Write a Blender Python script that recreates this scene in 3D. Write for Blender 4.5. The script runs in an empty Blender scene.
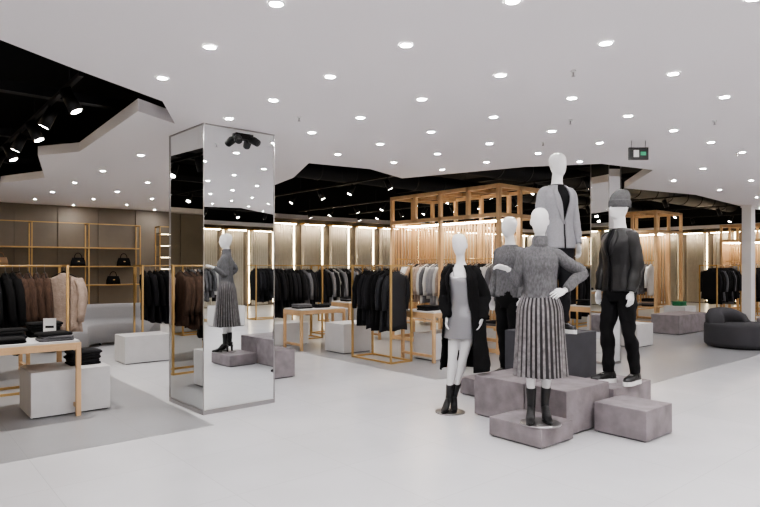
import bpy, bmesh, math, random
from mathutils import Vector, Matrix, noise
from mathutils.geometry import tessellate_polygon
random.seed(7)
TH = math.radians(40)
CT, ST = math.cos(TH), math.sin(TH)
# room axes: X along the shop's long grid, Y across. The viewer stands at the origin, looking 40 deg off +Y.
def R(x, d):
    return (x*CT + d*ST, -x*ST + d*CT)
CEIL = 2.92
A0, A1, B0, B1 = -4.0, 25.0, -8.0, 15.9

# ------------------------------------------------------------------ materials
def mat(name, col, rough=0.6, metal=0.0, var=0.0, vscale=8.0, bump=0.0, bscale=40.0, sheen=0.0, emit=0.0, ecol=None, stretch=None, spec=None):
    m = bpy.data.materials.new(name); m.use_nodes = True
    nt = m.node_tree; b = nt.nodes['Principled BSDF']
    b.inputs['Base Color'].default_value = (*col, 1)
    b.inputs['Roughness'].default_value = rough
    b.inputs['Metallic'].default_value = metal
    if spec is not None: b.inputs['Specular IOR Level'].default_value = spec
    if sheen: b.inputs['Sheen Weight'].default_value = sheen
    if emit:
        b.inputs['Emission Color'].default_value = (*(ecol or col), 1)
        b.inputs['Emission Strength'].default_value = emit
    if var or bump:
        tc = nt.nodes.new('ShaderNodeTexCoord')
        mp = nt.nodes.new('ShaderNodeMapping')
        if stretch: mp.inputs['Scale'].default_value = stretch
        nt.links.new(tc.outputs['Object'], mp.inputs['Vector'])
    if var:
        n = nt.nodes.new('ShaderNodeTexNoise'); n.inputs['Scale'].default_value = vscale; n.inputs['Detail'].default_value = 5
        nt.links.new(mp.outputs[0], n.inputs['Vector'])
        r = nt.nodes.new('ShaderNodeValToRGB')
        r.color_ramp.elements[0].position = 0.3; r.color_ramp.elements[1].position = 0.7
        r.color_ramp.elements[0].color = (*[max(0, c*(1-var)) for c in col], 1)
        r.color_ramp.elements[1].color = (*[min(1, c*(1+var)) for c in col], 1)
        nt.links.new(n.outputs['Fac'], r.inputs['Fac']); nt.links.new(r.outputs['Color'], b.inputs['Base Color'])
    if bump:
        n2 = nt.nodes.new('ShaderNodeTexNoise'); n2.inputs['Scale'].default_value = bscale; n2.inputs['Detail'].default_value = 3
        nt.links.new(mp.outputs[0], n2.inputs['Vector'])
        bp = nt.nodes.new('ShaderNodeBump'); bp.inputs['Strength'].default_value = bump; bp.inputs['Distance'].default_value = 0.01
        nt.links.new(n2.outputs['Fac'], bp.inputs['Height']); nt.links.new(bp.outputs['Normal'], b.inputs['Normal'])
    return m

def floor_mat(name, col, rough):
    m = mat(name, col, rough, var=0.04, vscale=1.6, bump=0.03, bscale=30)
    nt = m.node_tree; b = nt.nodes['Principled BSDF']
    tc = nt.nodes.new('ShaderNodeTexCoord')
    br = nt.nodes.new('ShaderNodeTexBrick')
    br.offset = 0.0; br.inputs['Scale'].default_value = 1.0
    br.inputs['Brick Width'].default_value = 0.9; br.inputs['Row Height'].default_value = 0.9
    br.inputs['Mortar Size'].default_value = 0.003
    br.inputs['Color1'].default_value = (1, 1, 1, 1); br.inputs['Color2'].default_value = (.97, .97, .97, 1)
    br.inputs['Mortar'].default_value = (.84, .84, .84, 1)
    nt.links.new(tc.outputs['Object'], br.inputs['Vector'])
    mx = nt.nodes.new('ShaderNodeMix'); mx.data_type = 'RGBA'; mx.blend_type = 'MULTIPLY'; mx.inputs['Factor'].default_value = 1
    src = b.inputs['Base Color'].links[0].from_socket
    nt.links.new(src, mx.inputs['A']); nt.links.new(br.outputs['Color'], mx.inputs['B'])
    nt.links.new(mx.outputs['Result'], b.inputs['Base Color'])
    return m

M = {}
M['floor'] = floor_mat('pale_microcement', (.61, .615, .64), .27)
M['floor_grey'] = floor_mat('grey_microcement', (.30, .305, .32), .33)
M['ceil'] = mat('ceiling_plaster', (.80, .77, .785), .85, bump=.02, bscale=60)
M['void'] = mat('void_black', (.004, .004, .005), .9)
M['blackmetal'] = mat('black_metal', (.008, .008, .009), .45, .3)
M['duct'] = mat('duct_dark', (.018, .018, .02), .5, .4)
M['mirror'] = mat('mirror', (.86, .88, .88), .01, 1.0)
M['steel'] = mat('brushed_steel', (.40, .39, .39), .35, 1.0)
M['lamp'] = mat('lamp_face', (1, 1, 1), .5, emit=430, ecol=(1, .965, .95))
M['spot'] = mat('spot_face', (1, 1, 1), .5, emit=60, ecol=(1, .93, .84))
M['led'] = mat('led_strip', (1, .9, .7), .5, emit=14, ecol=(1, .80, .52))
M['wash'] = mat('led_wall_washer', (1, .9, .8), .5, emit=75, ecol=(1, .87, .69))
M['trim'] = mat('lamp_trim', (.8, .8, .8), .4)
M['man'] = mat('mannequin_white', (.80, .80, .81), .36)
M['plinthw'] = mat('plinth_white', (.58, .58, .59), .6, var=.03)
M['plinthg'] = mat('plinth_suede_grey', (.225, .20, .213), .8, var=.2, vscale=7, bump=.15, bscale=60)
M['plinthd'] = mat('plinth_charcoal', (.06, .06, .07), .8, var=.1)  # dark charcoal finish of the rear podium block and the toe-kicks
M['wood'] = mat('pale_oak', (.60, .40, .225), .5, var=.12, vscale=6, stretch=(1, 1, .12))
M['gold'] = mat('brushed_brass', (.62, .42, .19), .35, .75)
M['panel'] = mat('taupe_panel', (.205, .18, .15), .7, var=.08, vscale=2)
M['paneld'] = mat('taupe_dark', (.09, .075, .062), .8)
M['curtain'] = mat('cream_drape', (.70, .66, .58), .85, var=.05)
M['black'] = mat('cloth_black', (.006, .006, .007), .9, bump=.3, bscale=90, spec=.25)
M['char'] = mat('cloth_charcoal', (.016, .016, .019), .9, bump=.3, bscale=90, spec=.25)
M['navy'] = mat('cloth_ink', (.007, .008, .012), .55, bump=.3, bscale=60)
M['leather'] = mat('leather_black', (.007, .007, .008), .42, bump=.3, bscale=120)
M['grey'] = mat('cloth_grey', (.12, .12, .13), .9, var=.12, vscale=30, bump=.3, bscale=120)
M['hat'] = mat('rib_knit_grey', (.10, .10, .105), .95, var=.15, vscale=30, bump=.5, bscale=120)
M['lgrey'] = mat('cloth_light_grey', (.27, .27, .29), .8, var=.06, vscale=60, bump=.2)
M['white'] = mat('cloth_white', (.58, .57, .56), .85, bump=.2)
M['beige'] = mat('shearling_beige', (.36, .28, .235), .95, var=.15, vscale=20, bump=.8, bscale=50)
M['brown'] = mat('fur_brown', (.06, .033, .022), .95, var=.4, vscale=40, bump=1, bscale=120, stretch=(1, 1, .2))
M['camel'] = mat('cloth_camel', (.36, .24, .15), .9, bump=.2)
M['knit'] = mat('knit_grey', (.125, .125, .132), .95, var=.3, vscale=70, bump=.6, bscale=160, stretch=(1, 1, .45))
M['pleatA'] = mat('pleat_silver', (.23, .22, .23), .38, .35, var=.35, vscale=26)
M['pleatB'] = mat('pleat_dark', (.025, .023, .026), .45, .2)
M['satin'] = mat('satin_silver', (.30, .30, .32), .3, .35, bump=.05, bscale=10)
M['coat'] = mat('boucle_black', (.008, .008, .009), .95, bump=1, bscale=130, spec=.25)
M['sofa'] = mat('sofa_light_grey', (.33, .33, .34), .9, bump=.3, bscale=150)
M['sofad'] = mat('sofa_dark_grey', (.05, .05, .057), .9, bump=.3, bscale=150)
M['green'] = mat('sign_green', (.02, .28, .13), .5, emit=.5)
M['jade'] = mat('cloth_green', (.02, .16, .07), .8, bump=.2)
M['card'] = mat('card_white', (.8, .8, .8), .6)
M['sole'] = mat('rubber_white', (.8, .8, .8), .6)
M['colw'] = mat('column_plaster_white', (.74, .73, .73), .7, bump=.02, bscale=50)

# ------------------------------------------------------------------ mesh builder
class MB:
    def __init__(s): s.v = []; s.f = []; s.m = []; s.sm = []; s.mats = []
    def mi(s, m):
        if m not in s.mats: s.mats.append(m)
        return s.mats.index(m)
    def add(s, vs, fs, m, T=None, smooth=False):
        o = len(s.v)
        for p in vs:
            p = Vector(p)
            s.v.append(T @ p if T is not None else p)
        k = s.mi(m) if not isinstance(m, list) else None
        for i, f in enumerate(fs):
            s.f.append([o+j for j in f]); s.m.append(k if k is not None else s.mi(m[i])); s.sm.append(smooth)
    def box(s, x0, x1, y0, y1, z0, z1, m, T=None):
        vs = [(x0,y0,z0),(x1,y0,z0),(x1,y1,z0),(x0,y1,z0),(x0,y0,z1),(x1,y0,z1),(x1,y1,z1),(x0,y1,z1)]
        s.add(vs, [(0,3,2,1),(4,5,6,7),(0,1,5,4),(1,2,6,5),(2,3,7,6),(3,0,4,7)], m, T)
    def loft(s, rings, m, T=None, closed=True, caps=True, smooth=True, matfn=None):
        n = len(rings[0]); vs = [p for r in rings for p in r]; fs = []; ms = []
        for i in range(len(rings)-1):
            for j in range(n if closed else n-1):
                k = (j+1) % n
                fs.append((i*n+j, i*n+k, (i+1)*n+k, (i+1)*n+j))
                if matfn: ms.append(matfn(i, j))
        if caps and closed:
            fs.append(tuple(reversed(range(n)))); fs.append(tuple((len(rings)-1)*n+j for j in range(n)))
            if matfn: ms += [matfn(0, 0)]*2
        s.add(vs, fs, ms if matfn else m, T, smooth)
    def tube(s, pts, rad, m, seg=12, sub=4, T=None, smooth=True, wr=0.0, seed=0.0):
        s.loft(tube_rings(pts, rad, seg, sub, wr, seed), m, T, smooth=smooth)
    def cyl(s, p0, p1, r0, m, r1=None, seg=12, T=None):
        s.tube([p0, p1], [r0, r0 if r1 is None else r1], m, seg, 1, T)
    def build(s, name, loc=(0,0,0), rz=0.0, parent=None, bevel=0.0, solid=0.0, xf=None):
        me = bpy.data.meshes.new(name)
        vs = [xf(p) for p in s.v] if xf else s.v
        me.from_pydata([tuple(p) for p in vs], [], s.f)
        for m in s.mats: me.materials.append(m)
        me.polygons.foreach_set('material_index', s.m); me.polygons.foreach_set('use_smooth', s.sm)
        me.update()
        bm = bmesh.new(); bm.from_mesh(me)
        if not solid: bmesh.ops.recalc_face_normals(bm, faces=bm.faces)
        bm.to_mesh(me); bm.free()
        o = bpy.data.objects.new(name, me); bpy.context.scene.collection.objects.link(o)
        o.location = loc; o.rotation_euler = (0, 0, rz)
        if parent: o.parent = parent
        if bevel:
            b = o.modifiers.new('bevel', 'BEVEL'); b.width = bevel; b.segments = 2; b.limit_method = 'ANGLE'; b.angle_limit = math.radians(50)
        if solid:
            b = o.modifiers.new('solid', 'SOLIDIFY'); b.thickness = solid; b.offset = 0
        return o

def cat(p0, p1, p2, p3, t):
    return .5*((2*p1)+(-p0+p2)*t+(2*p0-5*p1+4*p2-p3)*t*t+(-p0+3*p1-3*p2+p3)*t**3)
def resample(rows, sub):
    n = len(rows); out = []
    for i in range(n-1):
        a = rows[max(0, i-1)]; b = rows[i]; c = rows[i+1]; d = rows[min(n-1, i+2)]
        for k in range(sub):
            t = k/sub; out.append([cat(a[q], b[q], c[q], d[q], t) for q in range(len(b))])
    out.append(list(rows[-1])); return out
def tube_rings(pts, rad, seg=12, sub=4, wr=0.0, seed=0.0):
    rows = []
    for p, r in zip(pts, rad):
        ra, rb = (r if isinstance(r, (tuple, list)) else (r, r)); rows.append([p[0], p[1], p[2], ra, rb])
    if sub > 1: rows = resample(rows, sub)
    P = [Vector(r[:3]) for r in rows]; n = len(P); out = []; nrm = None
    for i in range(n):
        t = (P[min(n-1, i+1)]-P[max(0, i-1)])
        t = t.normalized() if t.length > 1e-9 else Vector((0, 0, 1))
        if nrm is None:
            ref = Vector((1, 0, 0)) if abs(t.x) < .8 else Vector((0, 0, 1))
            nrm = (ref - t*ref.dot(t)).normalized()
        else: nrm = (nrm - t*nrm.dot(t)).normalized()
        bn = t.cross(nrm); ring = []
        for k in range(seg):
            a = 2*math.pi*k/seg
            d = nrm*math.cos(a)*rows[i][3] + bn*math.sin(a)*rows[i][4]
            q = P[i]+d
            if wr: q = q + d.normalized()*wr*noise.noise(q*14+Vector((seed, 0, 0)))
            ring.append(q)
        out.append(ring)
    return out

def rrect(cx, cy, z, w, d, r, n=4):
    out = []
    for (sx, sy, a0) in ((1,1,0),(-1,1,90),(-1,-1,180),(1,-1,270)):
        for i in range(n+1):
            a = math.radians(a0+90*i/n)
            out.append(Vector((cx+sx*(w/2-r)+r*math.cos(a), cy+sy*(d/2-r)+r*math.sin(a), z)))
    return out
def empty(name, loc, rz=0):
    e = bpy.data.objects.new(name, None); bpy.context.scene.collection.objects.link(e)
    e.location = loc; e.rotation_euler = (0, 0, rz); e.empty_display_size = .2
    return e

# ------------------------------------------------------------------ room shell
mb = MB(); mb.box(A0, A1, B0, B1, -.1, 0, M['floor']); mb.build('floor')
def zone(name, poly):
    mb = MB(); n = len(poly)
    mb.add([(x, y, .0) for x, y in poly]+[(x, y, .003) for x, y in poly],
           [tuple(range(n, 2*n))]+[(i, (i+1) % n, n+(i+1) % n, n+i) for i in range(n)], M['floor_grey'])
    mb.build(name)
zone('floor_inlay_left', [(A0, 5.3), (2.42, 5.3), (2.42, B1), (A0, B1)])
zone('floor_inlay_right', [(5.6, 5.5), (7.4, 5.5), (7.4, 3.6), (A1, 3.6), (A1, B1), (5.6, B1)])
TOP = 4.3
def wall(name, x0, x1, y0, y1, m=None):
    mb = MB(); mb.box(x0, x1, y0, y1, 0, TOP, m or M['panel']); return mb.build(name)
wall('wall_back', A0, A1, B1, B1+.15)
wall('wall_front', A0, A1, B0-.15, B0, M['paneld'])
wall('wall_left', A0-.15, A0, B0, B1)
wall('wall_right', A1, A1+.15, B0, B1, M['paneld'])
mb = MB(); mb.box(A0-.15, A1+.15, B0-.15, B1+.15, TOP, TOP+.1, M['void']); mb.build('ceiling_soffit')

H1 = [(-3.6, 3.3), (-.9, 3.7), (.6, 4.44), (1.1, 4.75), (1.9, 5.2), (2.3, 5.95), (1.85, 5.68), (1.95, 8.2), (1.6, 8.8), (2.1, 11.0), (1.65, 12.2), (2.05, 15.5), (-3.6, 15.5)]
H2 = [(7.0, 15.7), (6.6, 11.5), (5.6, 10.2), (5.2, 8.4), (4.62, 7.05), (5.6, 6.9), (6.6, 7.3), (7.2, 5.3), (7.8, 4.45), (8.9, 4.25), (10.6, 5.6), (12.7, 5.2), (17.0, 5.6), (24.6, 4.6), (24.6, 15.7)]
H3 = [(4.5, -7.6), (4.7, -3.0), (7.5, -1.9), (9.5, -3.2), (13.0, -2.2), (24, -3.0), (24, -7.6)]
holes = [H1, H2, H3]
outer = [(A0, B0), (A1, B0), (A1, B1), (A0, B1)]
polys = [[Vector((x, y, 0)) for x, y in p] for p in [outer]+holes]
flat = [p for q in polys for p in q]
tris = tessellate_polygon(polys)
mb = MB()
mb.add([(p.x, p.y, CEIL) for p in flat], [tuple(t) for t in tris], M['ceil'])
SL = .12
mb.add([(p.x, p.y, CEIL+SL) for p in flat], [tuple(t) for t in tris], M['void'])
for h in holes:
    n = len(h)
    mb.add([(x, y, CEIL) for x, y in h]+[(x, y, CEIL+SL) for x, y in h], [(i, (i+1) % n, n+(i+1) % n, n+i) for i in range(n)], M['ceil'])
c = mb.build('ceiling')
mb = MB()
e = .02
for x0, x1, y0, y1 in ((A0, A0+e, B0, B1), (A1-e, A1, B0, B1), (A0, A1, B0, B0+e), (A0, A1, B1-e, B1)):
    mb.box(x0, x1, y0, y1, CEIL+.01, TOP, M['void'])
mb.build('trim_1')

def inpoly(x, y, p):
    c = False; j = len(p)-1
    for i in range(len(p)):
        if (p[i][1] > y) != (p[j][1] > y) and x < (p[j][0]-p[i][0])*(y-p[i][1])/(p[j][1]-p[i][1])+p[i][0]: c = not c
        j = i
    return c
def near_edge(x, y, p, d):
    for i in range(len(p)):
        a = Vector(p[i]); b = Vector(p[(i+1) % len(p)]); q = Vector((x, y)); ab = b-a
        t = max(0, min(1, (q-a).dot(ab)/ab.length_squared))
        if (a+ab*t-q).length < d: return True
    return False
mb = MB()
for i in range(-6, 26):
    for j in range(-12, 18):
        x = 1.66+.955*i; y = 2.01+.845*j
        if not (A0+.3 < x < A1-.3 and B0+.3 < y < B1-.2): continue
        if any(inpoly(x, y, h) or near_edge(x, y, h, .12) for h in holes): continue
        if 2.3 < x < 3.45 and 5.6 < y < 6.7: continue
        if x < 1.2 and 3 < y < 5: continue
        if x < 7.2 and y > 6.8 and (i+j) % 2: continue
        if x > 8.0 and (i+j) % 2 and y > -1: continue
        seg = 16; z = CEIL
        rr = [(.048, z-.001), (.046, z-.007), (.038, z-.008), (.035, z-.003)]
        rings = [[Vector((x+r*math.cos(2*math.pi*k/seg), y+r*math.sin(2*math.pi*k/seg), q)) for k in range(seg)] for r, q in rr]
        mb.loft(rings, M['trim'], caps=False)
        mb.add(rings[-1], [tuple(range(seg))], M['lamp'])
mb.build('recessed_downlights')
# small ceiling fittings
mb = MB()
for x, y in [(3.9, 2.45), (5.2, 3.3), (3.1, 4.9), (6.3, 2.4), (5.9, 4.1), (8.3, 2.9)]:
    c0 = CEIL-.001
    mb.cyl((x, y, c0), (x, y, CEIL-.012), .02, M['trim'], seg=12); mb.cyl((x, y, CEIL-.012), (x, y, CEIL-.04), .006, M['steel'], seg=8)
    mb.cyl((x, y, CEIL-.04), (x, y, CEIL-.043), .014, M['steel'], seg=10)
mb.build('fire_sprinklers')

# void services
def duct(name, p0, p1, r, m):
    mb = MB(); mb.cyl(p0, p1, r, m, seg=20)
    d = Vector(p1)-Vector(p0); n = int(d.length/1.0)
    for i in range(1, n):
        c = Vector(p0)+d*i/n; u = d.normalized()
        mb.cyl(c-u*.02, c+u*.02, r+.015, m, seg=20)
    mb.build(name)
duct('ventilation_duct', (.2, 3.6, 3.75), (.2, 15.6, 3.75), .25, M['duct'])
duct('ventilation_duct', (5.4, 8.6, 3.7), (24, 8.6, 3.7), .26, M['duct'])
duct('ventilation_duct', (5.8, 11.6, 3.7), (24, 11.6, 3.7), .22, M['duct'])
mb = MB()
for k in range(5):
    y = 4.4+k*2.4; mb.box(-3.5, 2.2, y, y+.12, 3.2, 3.3, M['duct'])
for k in range(7):
    x = 6+k*2.6; mb.box(x, x+.14, 4.8, 15.6, 3.99, 4.12, M['duct'])
mb.build('ceiling_void_beams')

def track(p0, p1, heads, z=3.08, aim=(0, 0), sc=1.0):
    mb = MB(); p0 = Vector((*p0, z)); p1 = Vector((*p1, z)); d = p1-p0; u = d.normalized(); w = Vector((-u.y, u.x, 0))
    ang = math.atan2(u.y, u.x); T = Matrix.Translation(p0) @ Matrix.Rotation(ang, 4, 'Z')
    L = d.length
    mb.box(0, L, -.02, .02, -.015, .02, M['blackmetal'], T)
    k = 0.4
    while k < L: mb.cyl((k, 0, .02), (k, 0, 3.4-z), .005, M['blackmetal'], seg=6, T=T); k += 1.5
    for i in range(heads):
        t = (i+.5)*L/heads
        s = 1 if i % 2 else -1
        mb.cyl((t, 0, -.015), (t, 0, -.07), .012, M['blackmetal'], seg=8, T=T)
        mb.box(t-.035, t+.035, -.008, .008, -.09, -.065, M['blackmetal'], T)
        D = Vector((.25*s, .45*s+aim[1], -1)).normalized(); c = Vector((t, 0, -.12))
        mb.cyl(c-D*.08*sc, c+D*.11*sc, .046*sc, M['blackmetal'], .055*sc, seg=14, T=T)
        mb.cyl(c+D*.1105*sc, c+D*.112*sc, .042*sc, M['spot'], seg=14, T=T)
    return mb.build('track_spotlights')
track((1.3, 5.4), (1.3, 12.5), 9, sc=1.1)
track((-.6, 4.8), (-.6, 14), 8)
track((7.0, 7.6), (7.0, 15), 7)
track((9.6, 5.2), (9.6, 15.2), 9)
track((11.3, 6.2), (11.3, 15), 9)
track((14.2, 6), (14.2, 15), 9)
track((17.5, 6), (17.5, 15), 8)
track((20.6, 5.6), (20.6, 15), 8)
track((5.2, -4), (13, -4), 8)

def spotlight(x, y, z, e, ang=80, col=(1, .94, .87), tgt=None):
    l = bpy.data.lights.new('track_spot', 'SPOT'); l.energy = e; l.spot_size = math.radians(ang); l.spot_blend = .8; l.shadow_soft_size = .06; l.color = col
    o = bpy.data.objects.new('track_spot', l); bpy.context.scene.collection.objects.link(o); o.location = (x, y, z)
    return o
for x, y in [(1.3, 7), (1.3, 10), (-.6, 7), (-.6, 12), (7.0, 9), (7.0, 13), (8.6, 7.5), (8.6, 11.5), (11.3, 7), (11.3, 10.5), (11.3, 14), (14.2, 7.5), (14.2, 12), (17.5, 7.5), (17.5, 12), (21, 8), (21, 12), (6, -4.2), (9, -4.2), (12, -4.2)]:
    spotlight(x, y, 2.86, 180, 115)

# ------------------------------------------------------------------ mirrored columns
def mirror_column(x, y, w2, d2, h, rz=0):
    # (x, y) is the corner nearest the viewer; the faces run along the (rotated) room axes
    mb = MB()
    mb.box(.005, w2-.005, .005, d2-.005, 0, h, M['mirror'])
    mb.box(-.004, w2+.004, -.004, d2+.004, 0, .045, M['steel'])
    for cx in (0, w2):
        for cy in (0, d2): mb.box(cx-.004, cx+.004, cy-.004, cy+.004, .045, h, M['steel'])
    mb.box(-.003, w2+.003, -.003, d2+.003, h-.012, h, M['steel'])
    return mb.build('mirrored_column', (x, y, 0), rz)
RZC = math.radians(2.0)
mirror_column(2.5, 5.72, .82, .83, CEIL, RZC)
mirror_column(8.35, 4.65, .35, .3, TOP)
mb = MB()
mb.box(-.13, .13, -.1, .1, 0, CEIL, M['colw']); mb.box(-.14, .14, -.11, .11, 0, .08, M['steel']); mb.box(-.15, .15, -.12, .12, CEIL-.05, CEIL, M['colw'])
mb.build('plaster_column', (15.95, 5.32, 0))
# cameras on the mirror
mb = MB()
for dx in (-.07, .07):
    mb.tube([(dx, 0, -.03), (dx*1.3, -.05, -.035), (dx*1.6, -.11, -.07)], [.025, .042, .038], M['blackmetal'], 12, 3)
    mb.cyl((dx*1.6, -.109, -.069), (dx*1.63, -.117, -.074), .028, M['leather'], seg=12)
mb.box(-.10, .10, -.035, 0, -.03, .03, M['blackmetal'])
mb.build('security_camera', (2.5+.44*math.cos(RZC), 5.715+.44*math.sin(RZC), 2.84), RZC)

# ------------------------------------------------------------------ back wall treatment
mb = MB()
x = A0+.1
while x < 6.6:
    mb.box(x+.01, x+.88, B1-.03, B1-.001, .1, CEIL-.02, M['panel']); x += .9
mb.build('wall_panels')
def wall_shelf(x0, bays, bw, levels, lit=False):
    mb = MB(); L = bays*bw; y1 = -.0; y0 = -.35
    for i in range(bays+1):
        for y in (y0, y1-.03):
            mb.box(i*bw-.012, i*bw+.012, y, y+.024, 0, 2.5, M['gold'])
        mb.box(i*bw-.012, i*bw+.012, y0, y1, 2.476, 2.5, M['gold'])
    for i in range(bays):
        for z in levels:
            mb.box(i*bw+.012, (i+1)*bw-.012, y0, y1, z, z+.025, M['gold'] if not lit else M['panel'])
            if lit: mb.box(i*bw+.03, (i+1)*bw-.03, y0-.004, y0+.012, z-.012, z-.001, M['led'])
        mb.box(i*bw, (i+1)*bw, y0, y0+.02, 2.48, 2.5, M['gold'])
    mb.build('display_shelving', (x0, B1-.06, 0))
wall_shelf(.3, 4, 1.2, [.5, 1.0, 1.45, 1.9])
wall_shelf(5.6, 1, .95, [.5, .8, 1.1, 1.4, 1.7, 2.0, 2.3], True)
def handbag(x, y, z, w, h, m, rz=0):
    mb = MB()
    mb.loft([rrect(0, 0, 0, w, .14, .03), rrect(0, 0, h*.5, w*.96, .12, .03), rrect(0, 0, h*.95, w*.82, .06, .025), rrect(0, 0, h, w*.78, .04, .018)], m)
    pts = [(w*.25*math.cos(a), 0, h+.11*math.sin(a)) for a in [math.pi*k/10 for k in range(11)]]
    mb.tube(pts, [.008]*11, m, 8, 1); mb.box(-.02, .02, -.075, -.055, h*.5, h*.6, M['gold'])
    mb.build('handbag', (x, y, z), rz)
for x, z, m in [(.9, 1.026, M['black']), (2.1, 1.476, M['camel']), (2.4, 1.026, M['leather']), (3.4, 1.026, M['black']), (3.7, 1.476, M['char']), (4.5, 1.026, M['black']), (4.75, 1.476, M['black'])]:
    handbag(x, B1-.24, z, .32, .2, m)

def drape(name, x, y, rz, w, h=3.1):
    mb = MB(); n = 40; rings = []
    for z in (0.03, h*.5, h):
        rings.append([Vector((-w/2+w*k/n, .05*math.sin(k*2*math.pi/5)-.06, z)) for k in range(n+1)])
    mb.loft(rings, M['curtain'], closed=False, caps=False)
    mb.box(-w/2-.03, w/2+.03, -.30, 0, h, h+.05, M['gold'])
    mb.box(-w/2, w/2, -.28, -.25, h-.015, h-.001, M['wash'])
    mb.box(w/2+.06, w/2+.1, -.04, -.02, .1, h, M['led'])
    mb.build(name, (x, y, 0), rz, solid=0)
for k in range(16):
    drape('curtain_panel', 7.3+k*1.05, B1-.03, 0, .72, 2.75)
for k in range(14):
    drape('curtain_panel', A1-.03, 2.2+k*1.0, -math.pi/2, .68, 2.75)
for k in range(12):
    drape('curtain_panel', 3.5+k*1.05, B0+.03, math.pi, .72, 2.75)
for k in range(6):
    drape('curtain_panel', A0+.03, 8+k*1.05, math.pi/2, .72, 2.75)

# ------------------------------------------------------------------ clothes and fixtures
def garment(mb, T, L, m, w=.21, sleeves=True, seed=0.0, long_sleeve=.52):
    prof = [(-.07, .045, .025), (-.10, .07, .035), (-.125, .14, .04), (-.155, w*.95, .045), (-.25, w, .05), (-.45, w*.95, .05), (-.07-L*.75, w*1.02, .05), (-.07-L, w*1.1, .048)]
    rings = []
    for z, a, b in resample([list(p) for p in prof], 2):
        ring = []
        for k in range(16):
            q = 2*math.pi*k/16
            f = 1+.12*math.sin(5*q+seed)*min(1, max(0, (-z-.2)*2))
            ring.append(Vector((a*math.cos(q), b*math.sin(q)*f+.012*noise.noise(Vector((q*2, z*6, seed))), z+.012*math.sin(q*3+seed)*(1 if z < -.3 else 0))))
        rings.append(ring)
    mb.loft(rings, m, T)
    if sleeves:
        for s in (-1, 1):
            mb.tube([(s*w*.82, 0, -.15), (s*(w+.02), -.01, -.28), (s*(w+.035), -.025, -.45), (s*(w+.02), -.04, -.15-long_sleeve)], [.045, .05, .045, .036], m, 10, 2, T, wr=.012, seed=seed)
    # hanger
    mb.tube([(-.16, 0, -.125), (0, 0, -.05), (.16, 0, -.125)], [.006]*3, M['blackmetal'], 6, 1, T)
    mb.tube([(0, 0, -.05), (0, 0, -.01), (.018, 0, .012), (.0, 0, .028), (-.018, 0, .012)], [.003]*5, M['steel'], 6, 2, T)

def rack_mesh(mb, L, H, cols, gl=(.7, .95), frame=True, depth=.42, seed=1, dens=.075, end=None, order=False):
    rnd = random.Random(seed)
    g = M['gold']; t = .014
    if frame:
        for x in (-L/2, L/2):
            for y in (-depth/2, depth/2): mb.box(x-t, x+t, y-t, y+t, 0, H, g)
            mb.box(x-t, x+t, -depth/2, depth/2, 0, 2*t, g); mb.box(x-t, x+t, -depth/2, depth/2, H-2*t, H, g)
        for y in (-depth/2, depth/2): mb.box(-L/2, L/2, y-t, y+t, 0, 2*t, g)
    mb.cyl((-L/2, 0, H-t), (L/2, 0, H-t), .011, g, seg=8)
    x = -L/2+.1; i = 0
    xe = L/2-.08 if not end else L/2-.2
    while x < xe:
        c = cols[int(rnd.random()*len(cols))] if not order else cols[min(len(cols)-1, int((x+L/2)/L*len(cols)))]
        T = Matrix.Translation((x, 0, H-.03)) @ Matrix.Rotation(math.pi/2+rnd.uniform(-.18, .18), 4, 'Z')
        garment(mb, T, rnd.uniform(*gl), M[c], rnd.uniform(.17, .2), seed=rnd.random()*20)
        x += dens*rnd.uniform(.9, 1.35); i += 1
    if end:
        T = Matrix.Translation((L/2+.0, -.03, H-.03)) @ Matrix.Rotation(end[1], 4, 'Z') @ Matrix.Diagonal((1, 1.5, 1, 1))
        garment(mb, T, .72, M[end[0]], .22, seed=3)
def rack(x, y, rz, L, cols, H=1.5, **k):
    mb = MB(); rack_mesh(mb, L, H, [c for c in cols.split()], seed=int(x*37+y*11), **k)
    return mb.build('clothing_rack', (x, y, .003 if (x < 2.4 or x > 5.6) else 0), rz)

def plinth(name, x0, x1, y0, y1, h, m, z=0, gap=True):
    mb = MB(); w, d = x1-x0, y1-y0
    if gap:
        mb.box(-w/2+.02, w/2-.02, -d/2+.02, d/2-.02, 0, .015, M['plinthd']); mb.box(-w/2, w/2, -d/2, d/2, .012, h, m)
    else: mb.box(-w/2, w/2, -d/2, d/2, 0, h, m)
    return mb.build(name, ((x0+x1)/2, (y0+y1)/2, z), bevel=.006)
def table(x0, x1, y0, y1, h, top='plinthw', z=.003):
    mb = MB(); w, d = x1-x0, y1-y0; t = .045
    mb.box(-w/2, w/2, -d/2, d/2, h-.045, h-.02, M['wood']); mb.box(-w/2+.012, w/2-.012, -d/2+.012, d/2-.012, h-.02, h, M[top])
    for sx in (-1, 1):
        for sy in (-1, 1):
            cx, cy = sx*(w/2-t/2), sy*(d/2-t/2); mb.box(cx-t/2, cx+t/2, cy-t/2, cy+t/2, 0, h-.045, M['wood'])
        cx = sx*(w/2-t/2); mb.box(cx-t/2, cx+t/2, -d/2+t, d/2-t, .08, .12, M['wood']); mb.box(cx-t/2, cx+t/2, -d/2+t, d/2-t, h-.11, h-.045, M['wood'])
    for sy in (-1, 1):
        cy = sy*(d/2-t/2); mb.box(-w/2+t, w/2-t, cy-t/2, cy+t/2, h-.09, h-.045, M['wood'])
    return mb.build('display_table', ((x0+x1)/2, (y0+y1)/2, z), bevel=.003)
def folded(mb, x, y, z, w, d, h, m, rz=0):
    T = Matrix.Translation((x, y, z)) @ Matrix.Rotation(rz, 4, 'Z'); r = .03
    mb.loft([rrect(0, 0, 0, w*.94, d*.94, r), rrect(0, 0, h*.25, w, d, r), rrect(0, .004, h*.7, w, d*.99, r), rrect(0, 0, h, w*.92, d*.9, r)], m, T)
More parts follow.
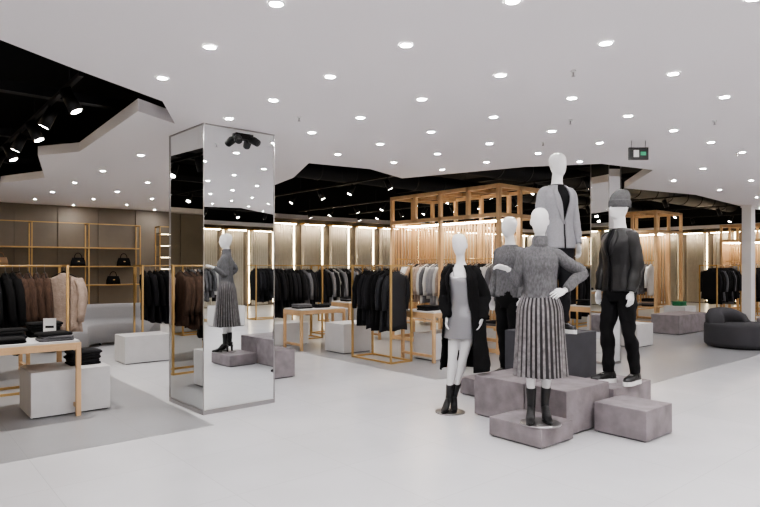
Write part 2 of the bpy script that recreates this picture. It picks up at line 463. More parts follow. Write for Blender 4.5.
def stacks(name, loc, items, seed=1, rz=0):
    rnd = random.Random(seed); mb = MB()
    for (x, y, n, c) in items:
        z = 0; cs = c.split()
        for i in range(n):
            h = rnd.uniform(.022, .035); folded(mb, x+rnd.uniform(-.012, .012), y+rnd.uniform(-.01, .01), z, rnd.uniform(.28, .32), rnd.uniform(.24, .27), h, M[rnd.choice(cs)], rnd.uniform(-.08, .08)); z += h*.97
    mb.build(name, loc, rz)
def card(x, y, z, rz=0, w=.12, h=.2):
    mb = MB(); mb.box(-w/2, w/2, -.003, .003, .012, h, M['card']); mb.box(-w/2, w/2, -.03, .03, 0, .012, M['gold'])
    mb.box(-w/2+.02, w/2-.02, -.0045, -.003, h*.5, h*.62, M['char'])
    mb.build('price_sign_stand', (x, y, z), rz)

# left foreground
table(-.1, 1.56, 6.48, 7.34, .75)
plinth('display_plinth', 1.14, 1.87, 6.60, 7.2, .45, M['plinthw'], .003)
stacks('folded_clothes', (1.68, 6.92, .454), [(.0, 0, 5, 'black char')], 3)
stacks('folded_clothes', (.8, 6.9, .754), [(-.5, .1, 5, 'black'), (-.12, .12, 6, 'black char'), (.22, .2, 4, 'char black'), (.56, -.24, 3, 'black grey'), (.15, -.22, 2, 'black'), (-.3, -.25, 3, 'black'), (.55, .24, 5, 'black')], 5)
card(1.36, 6.89, .754, -.5)
rack(1.02, 8.2, 0, 1.5, 'black black black black brown brown', H=1.5, end=('beige', -.75), order=True)
table(.3, 1.6, 9.3, 9.9, .75)
stacks('folded_clothes', (1.0, 9.6, .754), [(-.3, 0, 3, 'grey black'), (.2, 0, 3, 'black')], 8)
plinth('display_plinth', 2.85, 3.55, 9.35, 9.85, .42, M['plinthw'])
rack(3.85, 10.5, 0, .85, 'black black char')
plinth('display_plinth', 3.7, 4.3, 6.9, 7.5, .37, M['plinthg'])

def curved_sofa(x, y, rz, m, R0=1.0, a0=200, a1=340, back=True, seat_h=.42, back_h=.74, depth=.75):
    mb = MB(); n = 28
    prof = [(0, .06), (0, seat_h-.04), (.03, seat_h), (depth-.26, seat_h+.01), (depth-.22, seat_h+.06), (depth-.2, back_h-.08), (depth-.15, back_h-.01), (depth-.07, back_h), (depth-.01, back_h-.06), (depth, back_h-.16), (depth, .06)]
    rings = []
    for i in range(n+1):
        a = math.radians(a0+(a1-a0)*i/n)
        e = min(i, n-i)/3; k = min(1, .72+.28*math.sin(min(1, e)*math.pi/2))
        rings.append([Vector(((R0+d)*math.cos(a), (R0+d)*math.sin(a), .06+(z-.06)*k)) for d, z in prof])
    mb.loft(rings, m)
    for i in (2, n//2, n-2):
        a = math.radians(a0+(a1-a0)*i/n)
        for d in (.12, depth-.12): mb.cyl(((R0+d)*math.cos(a), (R0+d)*math.sin(a), 0), ((R0+d)*math.cos(a), (R0+d)*math.sin(a), .065), .02, M['blackmetal'], seg=8)
    mb.build('curved_sofa', (x, y, .0), rz)
curved_sofa(3.4, 11.3, 0, M['sofa'], .55, 40, 175)
# round ottoman with backrest (right)
def round_sofa(x, y, m, r=.58):
    mb = MB(); seg = 40
    def circ(r, z): return [Vector((r*math.cos(2*math.pi*k/seg), r*math.sin(2*math.pi*k/seg), z)) for k in range(seg)]
    mb.loft([circ(r*.95, .03), circ(r*.99, .05), circ(r, .10), circ(r, .38), circ(r*.985, .415), circ(r*.95, .43)], m)
    mb.loft([circ(r*.9, 0), circ(r*.9, .04)], M['blackmetal'])
    rings = []
    for i in range(21):
        a = math.radians(0+140*i/20); hh = .26*math.sin(math.pi*(i/20))**.4+.02
        u = Vector((math.cos(a), math.sin(a), 0))
        pr = [(r*.45, .40), (r*.45, .42+hh*.7), (r*.54, .42+hh*.95), (r*.7, .42+hh), (r*.88, .42+hh*.93), (r*.95, .42+hh*.6), (r*.95, .40)]
        rings.append([u*d+Vector((0, 0, z)) for d, z in pr])
    mb.loft(rings, m)
    mb.build('round_sofa', (x, y, .003))
round_sofa(12.15, 4.2, M['sofad'], .58)
plinth('display_plinth', 13.1, 14.5, 5.7, 6.3, .42, M['plinthg'], .003)

# centre
rack(6.15, 7.3, math.pi/2, .95, 'navy black navy char', gl=(.8, .95), dens=.09)
plinth('display_plinth', 6.0, 6.6, 8.1, 8.65, .5, M['plinthw'], .003)
table(6.48, 7.65, 6.45, 7.2, .78)
plinth('display_plinth', 6.62, 7.25, 6.62, 7.05, .42, M['plinthw'], .003)
stacks('folded_clothes', (7.05, 6.8, .784), [(-.35, 0, 3, 'black char'), (.02, 0, 2, 'grey char'), (.38, 0, 3, 'black')], 9)
plinth('display_plinth', 5.45, 6.3, 9.62, 10.1, .42, M['plinthw'])
table(5.64, 6.6, 8.85, 9.45, .72)
stacks('folded_clothes', (6.1, 9.15, .724), [(-.25, 0, 3, 'grey black'), (.15, 0, 2, 'black')], 14)
table(6.95, 7.75, 9.2, 9.8, .78)
stacks('folded_clothes', (7.35, 9.5, .784), [(-.18, 0, 3, 'grey black'), (.18, 0, 2, 'black white')], 12)
rack(6.4, 10.4, 0, 1.2, 'black black grey char')
rack(7.9, 10.9, 0, 1.1, 'black char lgrey white')
rack(7.6, 13.4, 0, 1.6, 'black char grey beige')
rack(9.9, 13.2, 0, 1.6, 'grey white beige black')
plinth('display_plinth', 8.6, 9.4, 11.6, 12.2, .45, M['plinthw'], .003)

def wood_frame(x0, x1, y0, y1, h, slat=True, cols='black grey white beige lgrey white camel'):
    mb = MB(); W, D = x1-x0, y1-y0; t = .032; w = M['wood']
    nx = max(2, round(W/.6)+1); ny = max(2, round(D/.65)+1)
    for i in range(nx):
        for j in range(ny):
            if 0 < i < nx-1 and 0 < j < ny-1: continue
            cx, cy = W*i/(nx-1), D*j/(ny-1)
            if cx == 0 and j % 2 == 1 and ny > 3: mb.box(cx-t, cx+t, cy-t, cy+t, h-.55, h, w)
            else: mb.box(cx-t, cx+t, cy-t, cy+t, 0, h, w)
    for z in (h-2*t, h-.55, 0.02):
        for y in (0, D): mb.box(t, W-t, y-t, y+t, z, z+2*t, w)
        for x in (0, W): mb.box(x-t, x+t, t, D-t, z, z+2*t, w)
    for i in range(1, nx-1):
        cx = W*i/(nx-1); mb.box(cx-t, cx+t, t, D-t, h-2*t, h, w)
    for j in range(1, ny-1):
        cy = D*j/(ny-1); mb.box(t, W-t, cy-t, cy+t, h-2*t, h, w)
    if slat:
        n = int(D/.075)
        for k in range(n):
            y = .08+k*.075
            if y < D-.05: mb.box(W*.55, W*.55+.02, y, y+.04, .5, h-.55, w)
        mb.box(W*.55-.01, W*.55+.03, t, D-t, .45, .5, w)
        n = int(W/.075)
        for k in range(n):
            x = .08+k*.075
            if x < W-.05: mb.box(x, x+.035, D-.01, D+.01, .5, h-.55, w)
    mb.box(W*.35-.02, W*.35+.0, .05, D-.05, h-.6, h-.575, M['wash'])
    mb.box(W*.35-.03, W*.35+.01, 0, D, h-.575, h-.55, w)
    mb.box(.05, W-.05, D-.06, D-.045, h-.6, h-.575, M['led'])
    rk = MB(); rack_mesh(rk, D-.3, 1.62, cols.split(), gl=(.6, .8), frame=False, seed=int(x0*10), dens=.08)
    T = Matrix.Translation((.24, D/2, 0)) @ Matrix.Rotation(math.pi/2, 4, 'Z')
    o = len(mb.v)
    for p in rk.v: mb.v.append(T @ p)
    for f, m_, s_ in zip(rk.f, rk.m, rk.sm): mb.f.append([o+i for i in f]); mb.m.append(mb.mi(rk.mats[m_])); mb.sm.append(s_)
    for y in (.15, D-.15): mb.box(.0, .26, y-.015, y+.015, 1.6, 1.625, M['gold'])
    # low shelf with stacked knitwear
    mb.box(.04, .5, .05, D-.05, .42, .45, w)
    rnd = random.Random(int(x0*7)); y = .3
    while y < D-.25:
        z = .45
        for k in range(rnd.randint(2, 5)):
            hh = rnd.uniform(.03, .045); folded(mb, .27, y, z, .32, .26, hh, M[rnd.choice(['white', 'grey', 'black', 'lgrey', 'beige', 'char'])]); z += hh*.97
        y += .36
    mb.build('wooden_display_frame', (x0, y0, .003), bevel=0)
wood_frame(7.96, 9.1, 6.4, 9.1, 2.86)
wood_frame(14.8, 16.2, 7.0, 8.2, 2.86)
wood_frame(21, 22.4, 6.6, 7.8, 2.8)
# right / far zone
rack(10.9, 6.6, 0, 1.2, 'black black char')
table(9.5, 10.3, 5.6, 6.1, .78)
stacks('folded_clothes', (9.9, 5.85, .784), [(-.18, 0, 3, 'black'), (.18, 0, 2, 'black char')], 22)
plinth('display_plinth', 10.5, 11.1, 5.3, 5.8, .42, M['plinthw'], .003)
plinth('display_plinth', 12.0, 12.6, 6.6, 7.2, .55, M['plinthw'], .003)
stacks('folded_clothes', (12.3, 6.9, .554), [(0, 0, 6, 'black char')], 23)
rack(13.4, 8.2, 0, 1.4, 'black char black')
rack(17.2, 6.4, 0, 1.6, 'black char grey')
rack(19.2, 6.2, 0, 1.5, 'black black char')
plinth('display_plinth', 14.8, 15.4, 6.3, 6.8, .5, M['plinthw'], .003)
stacks('folded_clothes', (15.1, 6.55, .504), [(0, 0, 4, 'jade jade char')], 31)
plinth('display_plinth', 18.2, 19.0, 4.6, 5.2, .6, M['plinthw'], .003)
plinth('display_plinth', 15.2, 15.8, 4.5, 4.9, .3, M['plinthg'], .003)
rack(11.5, 8.6, 0, 1.4, 'black grey char')
rack(11.2, 12.4, 0, 1.8, 'black char white grey')
rack(14.2, 11.4, 0, 1.8, 'black char white')
rack(17, 10.4, 0, 1.8, 'black char beige')
rack(20, 10, 0, 1.8, 'black char grey')
table(12.4, 13.6, 9.8, 10.5, .78)
table(9.9, 11, 10.6, 11.3, .78)
# area reflected in the mirror (behind the viewer)
rack(5.6, -3.2, 0, 1.4, 'black grey char'); rack(7.4, -3.6, 0, 1.4, 'black white grey'); rack(9.2, -3.0, 0, 1.4, 'black char')
plinth('display_plinth', 5.2, 6.0, -1.6, -1.0, .42, M['plinthw']); plinth('display_plinth', 6.8, 7.5, -2.3, -1.7, .5, M['plinthw'])
rack(6.6, -5.6, 0, 1.8, 'black char grey')
rack(-1.4, 9.5, 0, 1.4, 'black char'); rack(-1.2, 12.4, 0, 1.6, 'black beige grey'); table(-2.6, -1.4, 7.4, 8.1, .75)
# exit sign
mb = MB(); mb.box(-.11, .11, -.015, .015, -.14, 0, M['blackmetal']); mb.box(-.06, -.0, -.017, -.015, -.11, -.03, M['card']); mb.box(.02, .08, -.017, -.015, -.09, -.05, M['green'])
for s in (-.08, .08): mb.cyl((s, 0, 0), (s, 0, .08), .004, M['steel'], seg=6)
mb.build('exit_sign', (*R(2.95, 6.85), CEIL-.08), -TH)

# ------------------------------------------------------------------ podium
P = M['plinthg']
plinth('display_podium', 4.12, 4.585, 2.88, 3.42, .17, P)
plinth('display_podium', 4.59, 5.30, 2.95, 3.39, .40, P)
plinth('display_podium', 4.59, 5.19, 3.40, 4.0, .40, P)
plinth('display_podium', 4.95, 5.43, 2.42, 2.90, .27, P)
plinth('display_podium', 5.31, 6.05, 2.91, 3.40, .33, P)
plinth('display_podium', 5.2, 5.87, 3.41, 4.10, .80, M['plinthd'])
plinth('display_podium', 5.2, 5.9, 4.115, 4.75, .20, P)

# ------------------------------------------------------------------ mannequins
TORSO_F = [(.80,0,.09,.075),(.86,.005,.165,.105),(.93,.01,.172,.115),(1.0,.008,.152,.102),(1.08,0,.122,.086),(1.14,-.003,.116,.083),(1.22,-.008,.13,.094),(1.30,-.016,.142,.112),(1.36,-.012,.143,.10),(1.41,0,.138,.08),(1.45,.006,.10,.068),(1.485,.01,.057,.056),(1.53,.008,.046,.05),(1.58,.0,.046,.054),(1.62,-.005,.042,.05)]
TORSO_M = [(.80,0,.09,.08),(.86,.005,.155,.105),(.93,.008,.16,.114),(1.0,.006,.15,.105),(1.08,0,.138,.098),(1.14,0,.136,.096),(1.22,-.004,.148,.105),(1.30,-.008,.162,.114),(1.36,-.006,.166,.108),(1.41,0,.162,.088),(1.45,.006,.118,.074),(1.485,.01,.068,.062),(1.53,.008,.054,.056),(1.58,.0,.054,.058),(1.62,-.005,.048,.054)]
HEAD = [(1.572,-.012,.022,.03),(1.582,-.016,.038,.048),(1.60,-.018,.050,.064),(1.64,-.014,.063,.084),(1.68,-.008,.071,.093),(1.72,-.002,.076,.099),(1.755,.002,.074,.097),(1.785,.004,.062,.082),(1.805,.004,.042,.056),(1.814,.004,.02,.026)]
def lerp_prof(prof, z):
    if z <= prof[0][0]: return prof[0][1:]
    for a, b in zip(prof, prof[1:]):
        if z <= b[0]:
            t = (z-a[0])/(b[0]-a[0]); t = t
            return tuple(a[i]+(b[i]-a[i])*t for i in range(1, len(a)))
    return prof[-1][1:]
def ellring(z, cy, rx, ry, n, a0=0.0, a1=None, cx=0.0, mod=None):
    out = []; full = a1 is None; A1_ = 2*math.pi if full else a1
    for k in range(n if full else n+1):
        a = a0+(A1_-a0)*k/n; f = mod(a, z) if mod else 1
        out.append(Vector((cx+rx*f*math.sin(a), cy-ry*f*math.cos(a), z)))
    return out
def hand(mb, W, d, nrm, side, m, curl=.35):
    W = Vector(W); d = Vector(d).normalized(); nrm = Vector(nrm); nrm = (nrm-d*nrm.dot(d)).normalized(); s = d.cross(nrm).normalized()*side
    rings = []
    for t, w, th in ((-.02,.021,.018),(.0,.022,.017),(.025,.031,.015),(.055,.038,.014),(.08,.039,.012),(.088,.034,.009)):
        c = W+d*t; rings.append([c+s*w*math.cos(2*math.pi*k/14)+nrm*th*math.sin(2*math.pi*k/14) for k in range(14)])
    mb.loft(rings, m)
    for i, (o, L) in enumerate(((.029,.068),(.010,.078),(-.010,.073),(-.028,.057))):
        p = W+d*.076+s*o; dirs = d; pts = [p]; c = curl*(1+.15*i)
        for k, fr in enumerate((.42,.32,.26)):
            dirs = (dirs*math.cos(c)+nrm*math.sin(c)).normalized() if k else (dirs*math.cos(c*.4)+nrm*math.sin(c*.4)+s*o*1.5).normalized()
            p = p+dirs*L*fr; pts.append(p)
        mb.tube(pts, [.0088, .0082, .0073, .0055], m, 8, 2)
    b = W+d*.02+s*.022; q = (d*.72+s*.6+nrm*.25).normalized()
    mb.tube([b, b+q*.032, b+(q*.6+d*.5).normalized()*.058], [.0125, .0105, .0075], m, 8, 2)

def mannequin(loc, rz, H=1.80, male=False, heel=.06, arms=None, legs=None, lean=None, hang=None, head_turn=0.0, wear=None):
    root = empty('fashion_mannequin', loc, rz)
    TP = TORSO_M if male else TORSO_F
    s = (H-heel)/1.815
    def mk(ln):
        def f(p):
            z = p.z*s+heel; x = p.x*s; y = p.y*s
            if ln: lx, ly = ln(z); x += lx; y += ly
            return Vector((x, y, z))
        return f
    xf = mk(lean); hf = mk(hang or lean)
    def gx(p):   # parts given in true heights (footwear)
        x, y, z = p.x*s, p.y*s, p.z
        if lean: lx, ly = lean(z); x += lx; y += ly
        return Vector((x, y, z))
    m = M['man']; mb = MB()
    rows = resample([list(t) for t in TP], 3)
    mb.loft([ellring(r[0], r[1], r[2], r[3], 28) for r in rows], m)
    # head with brow, nose, lips
    rows = resample([list(t) for t in HEAD], 4); rings = []
    ch, sh = math.cos(head_turn), math.sin(head_turn)
    for z, cy, rx, ry in rows:
        ring = []
        for k in range(40):
            a = 2*math.pi*k/40; x = rx*math.sin(a); y = -ry*math.cos(a); f = max(0, math.cos(a))
            y -= .017*f**40*max(0, 1-abs(z-1.672)/.03)**.7 + .006*f**30*max(0, 1-abs(z-1.70)/.035)
            y -= .005*f**10*max(0, 1-abs(z-1.637)/.012) + .006*f**6*max(0, 1-abs(z-1.605)/.02)
            e = math.exp(-((abs(x)-.03)/.014)**2)*math.exp(-((z-1.702)/.013)**2)*(1 if f > .3 else 0); y += .007*e
            y += cy
            ring.append(Vector((x*ch-y*sh, x*sh+y*ch, z)))
        rings.append(ring)
    mb.loft(rings, m)
    for sx in (-1, 1):   # ears
        c = Vector((sx*.074, .008, 1.685)); c = Vector((c.x*ch-c.y*sh, c.x*sh+c.y*ch, c.z))
        mb.tube([c+Vector((0, .002, -.026)), c+Vector((sx*.004, .006, 0)), c+Vector((sx*.002, .01, .026))], [(.006, .009), (.008, .014), (.006, .01)], m, 10, 3)
    sw = .152 if not male else .172
    arms = arms or [((-sw-.035, .01, 1.13), (-sw-.035, -.06, .88), (0, -.1, -1), (1, 0, 0)), ((sw+.035, .01, 1.13), (sw+.035, -.06, .88), (0, -.1, -1), (-1, 0, 0))]
    legs = legs or [((-.085, -.01, .49), (-.09, .03, .09), 0), ((.085, -.01, .49), (.09, .03, .09), 0)]
    hm = MB(); AP = []
    for i, (el, wr_, hd, hn) in enumerate(arms):
        sx = -1 if i == 0 else 1; S = Vector((sx*(sw-.015), .004, 1.395)); E = Vector(el); W = Vector(wr_); k = 1.12 if male else 1.0
        pts = [Vector((sx*(sw-.085), .005, 1.405)), S, S.lerp(E, .5), E, E.lerp(W, .35), W]
        mb.tube(pts, [.036, .045*k, .04*k, .034*k, .034*k, .022*k], m, 16, 4)
        hand(hm, W, hd, hn, -sx, m); AP.append((S, E, W))
    LP = []
    for i, (kn, an, fr) in enumerate(legs):
        sx = -1 if i == 0 else 1; Hh = Vector((sx*.082, .005, .87)); K = Vector(kn); A = Vector(an)
        pts = [Hh, Hh.lerp(K, .4), K, K.lerp(A, .3)+Vector((0, .015, 0)), K.lerp(A, .7)+Vector((0, .006, 0)), A, A-Vector((0, 0, .03))]
        k = .95 if not male else 1.02
        mb.tube(pts, [.085*k, .074*k, .052*k, .054*k, .036*k, .031*k, .028*k], m, 18, 4); LP.append((Hh, K, A, fr))
    o = mb.build('body', parent=root, xf=xf)
    r = o.modifiers.new('fuse', 'REMESH'); r.mode = 'VOXEL'; r.voxel_size = .0065; r.use_smooth_shade = True
    r2 = o.modifiers.new('smooth', 'SMOOTH'); r2.factor = .5; r2.iterations = 4
    hm.build('hands', parent=root, xf=xf)
    ctx = dict(root=root, xf=xf, hf=hf, gx=gx, TP=TP, AP=AP, LP=LP, s=s, heel=heel, male=male, sw=sw, ht=head_turn)
    for fn, kw in (wear or []): fn(ctx, **kw)
    return root

def top(c, name='sweater', m='knit', z0=.92, z1=1.48, off=.016, flare=.0, gap=None, sleeve=.02, cuff=.92, wr=.008, turtle=False, lapel=None, seed=1.0, hem_off=0.0, solid=.005):
    mb = MB(); n = 56; N = 40; rings = []; mt = M[m]
    zs = [z0+(z1-z0)*i/N for i in range(N+1)]
    def gp(z):
        if not gap: return (0, 0)
        g = gap(z) if callable(gap) else gap
        return g if isinstance(g, tuple) else (g, g)
    def pr(z):
        cy, rx, ry = lerp_prof(c['TP'], z)
        if z < .93: cy, rx, ry = lerp_prof(c['TP'], max(z, .93))
        zz = max(0, (1.1-z)); o = off+flare*zz+(hem_off if z < 1.1 else 0)
        # loose cloth bridges the waist
        wx = max(rx, .13 if not c['male'] else .145)
        if z < 1.28: rx = rx*.35+wx*.65; ry = max(ry, .095)
        if z > 1.38: o = o*.8
        return cy, rx+o, ry+o
    for z in zs:
        cy, rx, ry = pr(z)
        def mod(a, zq):
            return 1+wr*6*noise.noise(Vector((math.sin(a)*1.6, math.cos(a)*1.6, zq*7+seed)))*.6+wr*3*noise.noise(Vector((math.sin(a)*3, math.cos(a)*3, zq*22+seed)))*.5
        if gap:
            gr, gl_ = gp(z)
            rings.append(ellring(z, cy, rx, ry, n, gr, 2*math.pi-gl_, mod=mod))
        else: rings.append(ellring(z, cy, rx, ry, n, mod=mod))
    mb.loft(rings, mt, closed=not gap, caps=False)
    if turtle:
        mb.loft([ellring(z, .006, r_, r_*1.03, 40) for z, r_ in ((1.47, .075), (1.495, .066), (1.53, .064), (1.558, .062), (1.563, .054))], mt, caps=False)
    if lapel:
        for sgn in (-1, 1):
            rr = []
            for i in range(13):
                z = lapel[0]+(1.475-lapel[0])*i/12; cy, rx, ry = pr(z); g = gp(z)[0 if sgn > 0 else 1]
                w = lapel[1]*math.sin(math.pi*min(1, .08+.75*i/12))
                row = []
                for k in range(4):
                    a = g-.04+w*k/3; a = a if sgn > 0 else 2*math.pi-a
                    b = .012-.002*k; row.append(Vector(((rx+b)*math.sin(a), cy-(ry+b)*math.cos(a), z)))
                rr.append(row)
            mb.loft(rr, mt, closed=False, caps=False)
    for S, E, W in c['AP']:
        sx = 1 if S.x > 0 else -1; k = 1.1 if c['male'] else 1
        We = E.lerp(W, cuff)
        pts = [Vector((sx*(c['sw']-.085), .005, 1.40)), S+Vector((-sx*.005, 0, .004)), S.lerp(E, .5), E, E.lerp(W, .45), We]
        mb.tube(pts, [.048, .047*k+sleeve*.7, .041*k+sleeve, .036*k+sleeve, .033*k+sleeve, .026*k+sleeve*.8], mt, 20, 6, wr=wr*1.3, seed=seed)
    mb.build(name, parent=c['root'], xf=c['hf'], solid=solid)
def skirt(c, z0=.33, z1=1.10, r0=.2, name='pleated_skirt'):
    mb = MB(); n = 120; rings = []
    for i in range(25):
        t = i/24; z = z1+(z0-z1)*t
        cy, rx, ry = lerp_prof(TORSO_F, max(z, .93)); tt = min(1, (z1-z)/.2)
        if z > .93: rx, ry = rx+.012+.012*tt, ry+.012+.012*tt
        else:
            q = (.93-z)/(.93-z0); rx = .196+(r0-.17)*q*.9; ry = .139+(r0-.125)*q*.8
        am = .015+.05*t
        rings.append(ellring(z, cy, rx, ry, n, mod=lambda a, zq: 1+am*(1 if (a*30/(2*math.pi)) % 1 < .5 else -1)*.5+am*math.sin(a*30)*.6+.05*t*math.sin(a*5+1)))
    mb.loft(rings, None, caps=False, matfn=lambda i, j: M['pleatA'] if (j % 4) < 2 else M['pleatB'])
    mb.build(name, parent=c['root'], xf=c['xf'])
def slip(c, z0=.70, m='satin'):
    mb = MB(); n = 56; rings = []
    for i in range(36):
        z = 1.365+(z0-1.365)*i/35
        cy, rx, ry = lerp_prof(TORSO_F, max(z, .93)); o = .008
        rx = max(rx, .128); ry = max(ry, .09)
        if z < .93: o += (.93-z)*.08
        def mod(a, zq): return 1+.05*noise.noise(Vector((math.sin(a)*2, math.cos(a)*2, zq*5)))
        rg = ellring(z, cy, rx+o, ry+o, n, mod=mod)
        if i == 0:
            for k, p in enumerate(rg): p.z += .02*math.cos(4*math.pi*k/n+math.pi)-.01
        rings.append(rg)
    mb.loft(rings, M[m], caps=False)
    for sx in (-1, 1):
        mb.tube([(sx*.07, -.112, 1.36), (sx*.075, -.085, 1.42), (sx*.08, -.01, 1.462), (sx*.075, .07, 1.40)], [.004]*4, M[m], 6, 4)
    mb.build('slip_dress', parent=c['root'], xf=c['xf'])
def trousers(c, m='black', off=.014, cuff=1.0, name='trousers'):
    mb = MB(); mt = M[m]
    rings = []
    for z in (.775, .80, .83, .86, .93, 1.0, 1.05, 1.09):
        cy, rx, ry = lerp_prof(c['TP'], z); o = off+(.012 if z < .88 else .004); rings.append(ellring(z, cy, rx+o, ry+o, 36))
    mb.loft(rings, mt)
    for i, (Hh, K, A, fr) in enumerate(c['LP']):
        Ae = K.lerp(A, cuff); k = 1.02 if c['male'] else 1
        pts = [Hh+Vector((0, 0, .02)), Hh.lerp(K, .4), K, K.lerp(A, .3)+Vector((0, .012, 0)), K.lerp(A, .7)+Vector((0, .005, 0)), Ae]
        mb.tube(pts, [.086*k+off, .076*k+off, .054*k+off, .055*k+off, .044*k+off, .042*k+off], mt, 24, 7, wr=.014, seed=i*5)
    mb.build(name, parent=c['root'], xf=c['xf'])
def boots(c, m='leather', shaft=.16):
    mb = MB(); mt = M[m]; h = c['heel']; s = c['s']
    for Hh, K, A, fr in c['LP']:
        T = Matrix.Translation((A.x, A.y, 0)) @ Matrix.Rotation(fr, 4, 'Z'); az = A.z*s+h
        top_ = Vector((K.x-A.x, K.y-A.y, 0))*(shaft/(K.z-A.z))
        mb.tube([(top_.x, top_.y+.005, az+shaft), (top_.x*.5, top_.y*.5+.004, az+shaft*.5), (0, 0, az), (0, .0, az-.045)], [.045, .041, .037, .035], mt, 16, 4, T)
        mb.tube([(0, .048, h+.035), (0, .02, h+.038), (0, -.03, h*.75+.038), (0, -.085, h*.2+.03), (0, -.135, .024), (0, -.185, .018), (0, -.2, .014)], [(.02, .025), (.033, .036), (.035, .036), (.039, .026), (.035, .02), (.018, .013), (.006, .006)], mt, 16, 4, T)
        if h > .03:
            mb.loft([rrect(0, .036, h+.02, .05, .05, .02), rrect(0, .038, h*.6, .032, .034, .014), rrect(0, .04, 0, .026, .028, .011)], mt, T)
        mb.loft([[Vector((.036*x, y, z0)) for x, y in ((-1, -.04), (-1.05, -.1), (-.8, -.16), (0, -.2), (.8, -.16), (1.05, -.1), (1, -.04))] for z0 in (0.0, .01)], mt, T, smooth=False)
    mb.build('ankle_boots', parent=c['root'], xf=c['gx'])
def sneakers(c):
    mb = MB(); h = c['heel']; s = c['s']
    for Hh, K, A, fr in c['LP']:
        T = Matrix.Translation((A.x, A.y, 0)) @ Matrix.Rotation(fr, 4, 'Z'); az = A.z*s+h
        out = [Vector((w*.046, y, 0)) for w, y in ((-.7, .07), (-.95, .03), (-.85, -.04), (-1.05, -.11), (-.95, -.16), (-.5, -.20), (0, -.213), (.5, -.20), (.95, -.16), (1.05, -.11), (.85, -.04), (.95, .03), (.7, .07), (0, .085))]
        mb.loft([[p+Vector((0, 0, z)) for p in out] for z in (0, .018, .042)], M['sole'], T, smooth=False)
        def sc(f, z, fy=1.0): return [Vector((p.x*f, p.y*fy, z)) for p in out]
        rings = [sc(.96, .04), sc(.96, .05, .98)]
        rings.append([Vector((p.x*.85, p.y*(.94 if p.y < 0 else .95), .07 if p.y < -.1 else .08)) for p in out])
        rings.append([Vector((p.x*.7, p.y*(.55 if p.y < 0 else .85), .088 if p.y < -.1 else .11)) for p in out])
        mb.loft(rings, M['leather'], T)
        mb.tube([(0, .01, .06), (0, .005, az), (0, .0, az+.06)], [.042, .04, .04], M['leather'], 14, 3, T)
        for k in range(4): mb.box(-.018, .018, -.075-.02*k, -.07-.02*k, .088-.006*k, .095-.006*k, M['sole'], T)
    mb.build('sneakers', parent=c['root'], xf=c['gx'])
def beanie(c, m='hat'):
    mb = MB(); rings = []
    pr = [(1.695, .004, .083, .106), (1.705, .004, .089, .113), (1.75, .006, .089, .113), (1.765, .006, .087, .109), (1.768, .006, .081, .104), (1.80, .012, .078, .10), (1.835, .022, .064, .084), (1.865, .032, .04, .055), (1.875, .036, .01, .014)]
    ch, sh = math.cos(c['ht']), math.sin(c['ht'])
    for z, cy, rx, ry in resample([list(p) for p in pr], 3):
        rg = ellring(z, cy, rx, ry, 72, mod=lambda a, zq: 1+.012*math.cos(a*36))
        rings.append([Vector((p.x*ch-p.y*sh, p.x*sh+p.y*ch, p.z)) for p in rg])
    mb.loft(rings, M[m]); mb.build('beanie_hat', parent=c['root'], xf=c['xf'])
def base(c, r=.16, cx=0, rod=None):
    mb = MB(); seg = 40
    mb.loft([[Vector((cx+r_*math.cos(2*math.pi*k/seg), -.04+r_*math.sin(2*math.pi*k/seg), z)) for k in range(seg)] for r_, z in ((r, -.012), (r, -.003), (r-.004, 0))], M['steel'])
    mb.build('base_plate', parent=c['root'])

def place(x, d, z): a, b = R(x, d); return (a, b, z)
# woman in slip dress and long coat, on the floor
mannequin(place(.86, 6.12, .012), -TH-.25, 1.81, heel=.075,
    lean=lambda z: (-.15+.15*min(1, z/.95) - (.07*max(0, z-1.0)), 0),
    hang=lambda z: (-.07*max(0, z-1.0), 0),
    legs=[((-.055, -.03, .49), (-.03, .0, .09), -.1), ((.055, .0, .49), (.02, .07, .09), .25)],
    arms=[((-.205, .04, 1.15), (-.18, -.06, .93), (.1, -.3, -1), (1, 0, 0)), ((.215, .04, 1.14), (.195, -.06, .92), (-.1, -.3, -1), (-1, 0, 0))],
    head_turn=-.15,
    wear=[(slip, {}), (top, dict(name='long_coat', m='coat', z0=.36, z1=1.475, off=.032, flare=.08, gap=lambda z: (.40+.05*max(0, min(1, (1.45-z)/.5)), .75+.45*max(0, min(1, (1.45-z)/.6))), sleeve=.026, cuff=1.04, wr=.02, lapel=(1.0, .35), solid=.012)), (boots, dict(shaft=.10)), (base, dict(r=.15, cx=-.14))])
# woman in turtleneck and pleated skirt
mannequin(place(1.35, 5.07, .184), -TH-.12, 1.80, heel=.07, head_turn=-.1,
    legs=[((-.08, -.02, .49), (-.075, .0, .09), -.2), ((.075, .0, .49), (.05, .045, .09), .1)],
    arms=[((-.195, .03, 1.15), (-.29, -.13, 1.27), (-.75, -.35, .25), (.2, -.3, -.9)), ((.375, .06, 1.24), (.20, -.075, 1.085), (-.75, -.55, -.25), (-.2, .6, -.6))],
    wear=[(skirt, {}), (top, dict(name='turtleneck_sweater', m='knit', z0=1.02, z1=1.49, off=.015, sleeve=.012, cuff=.93, wr=.009, turtle=True)), (boots, dict(shaft=.12)), (base, dict(r=.17))])
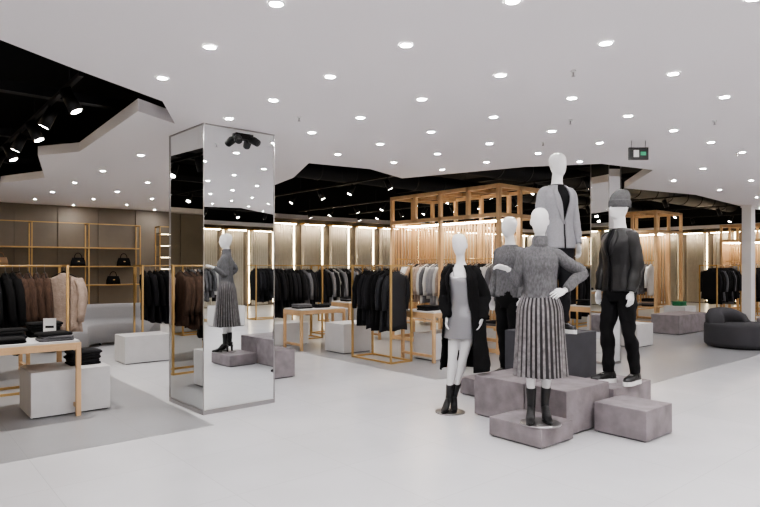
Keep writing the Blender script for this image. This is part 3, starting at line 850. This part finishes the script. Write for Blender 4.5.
# tall figure in light blazer
mannequin(place(1.84, 6.22, .80), -TH+.3, 1.86, male=True, heel=.02, head_turn=.2,
    wear=[(trousers, dict(m='char', off=.014)), (top, dict(name='t_shirt', m='black', z0=1.0, z1=1.49, off=.008, sleeve=.006, cuff=-.3)), (top, dict(name='blazer', m='lgrey', z0=.84, z1=1.478, off=.018, flare=.06, gap=lambda z: .06+.42*max(0, (z-1.12)/.36), sleeve=.012, cuff=.97, wr=.006, lapel=(1.08, .34), solid=.008)), (sneakers, {})])
# figure in grey knit behind
mannequin(place(1.5, 6.95, .20), -TH-.9, 1.86, male=True, heel=.02, head_turn=-.1,
    wear=[(trousers, dict(m='black', off=.016)), (top, dict(name='knit_sweater', m='knit', z0=.90, z1=1.49, off=.02, sleeve=.014, cuff=.95, wr=.010)), (sneakers, {})])
# figure in black jacket and beanie
mannequin(place(2.37, 5.94, .33), -TH-1.15, 1.86, male=True, heel=.02, head_turn=-.1,
    legs=[((-.085, -.08, .49), (-.08, -.06, .09), -.1), ((.085, .03, .49), (.08, .12, .09), .3)],
    wear=[(trousers, dict(m='black', off=.008, name='jeans')), (top, dict(name='t_shirt', m='char', z0=.95, z1=1.49, off=.008, sleeve=.006, cuff=-.3)), (top, dict(name='bomber_jacket', m='leather', z0=.88, z1=1.485, off=.022, gap=lambda z: .10+.2*max(0, (z-1.2)/.3), sleeve=.014, cuff=.98, wr=.012, lapel=(1.22, .3), solid=.01)), (beanie, {}), (sneakers, {})])

# ------------------------------------------------------------------ world + camera
w = bpy.data.worlds.new('World'); bpy.context.scene.world = w; w.use_nodes = True
w.node_tree.nodes['Background'].inputs[0].default_value = (.5, .5, .5, 1); w.node_tree.nodes['Background'].inputs[1].default_value = .3
cam = bpy.data.cameras.new('camera'); co = bpy.data.objects.new('camera', cam); bpy.context.scene.collection.objects.link(co)
co.location = (0, 0, 1.5); co.rotation_euler = (math.pi/2, 0, -TH)
cam.sensor_width = 36; cam.clip_start = .05
cam.lens = 600*36/760; cam.shift_y = 11.5/760
bpy.context.scene.view_settings.look = 'AgX - Medium High Contrast'
bpy.context.scene.camera = co
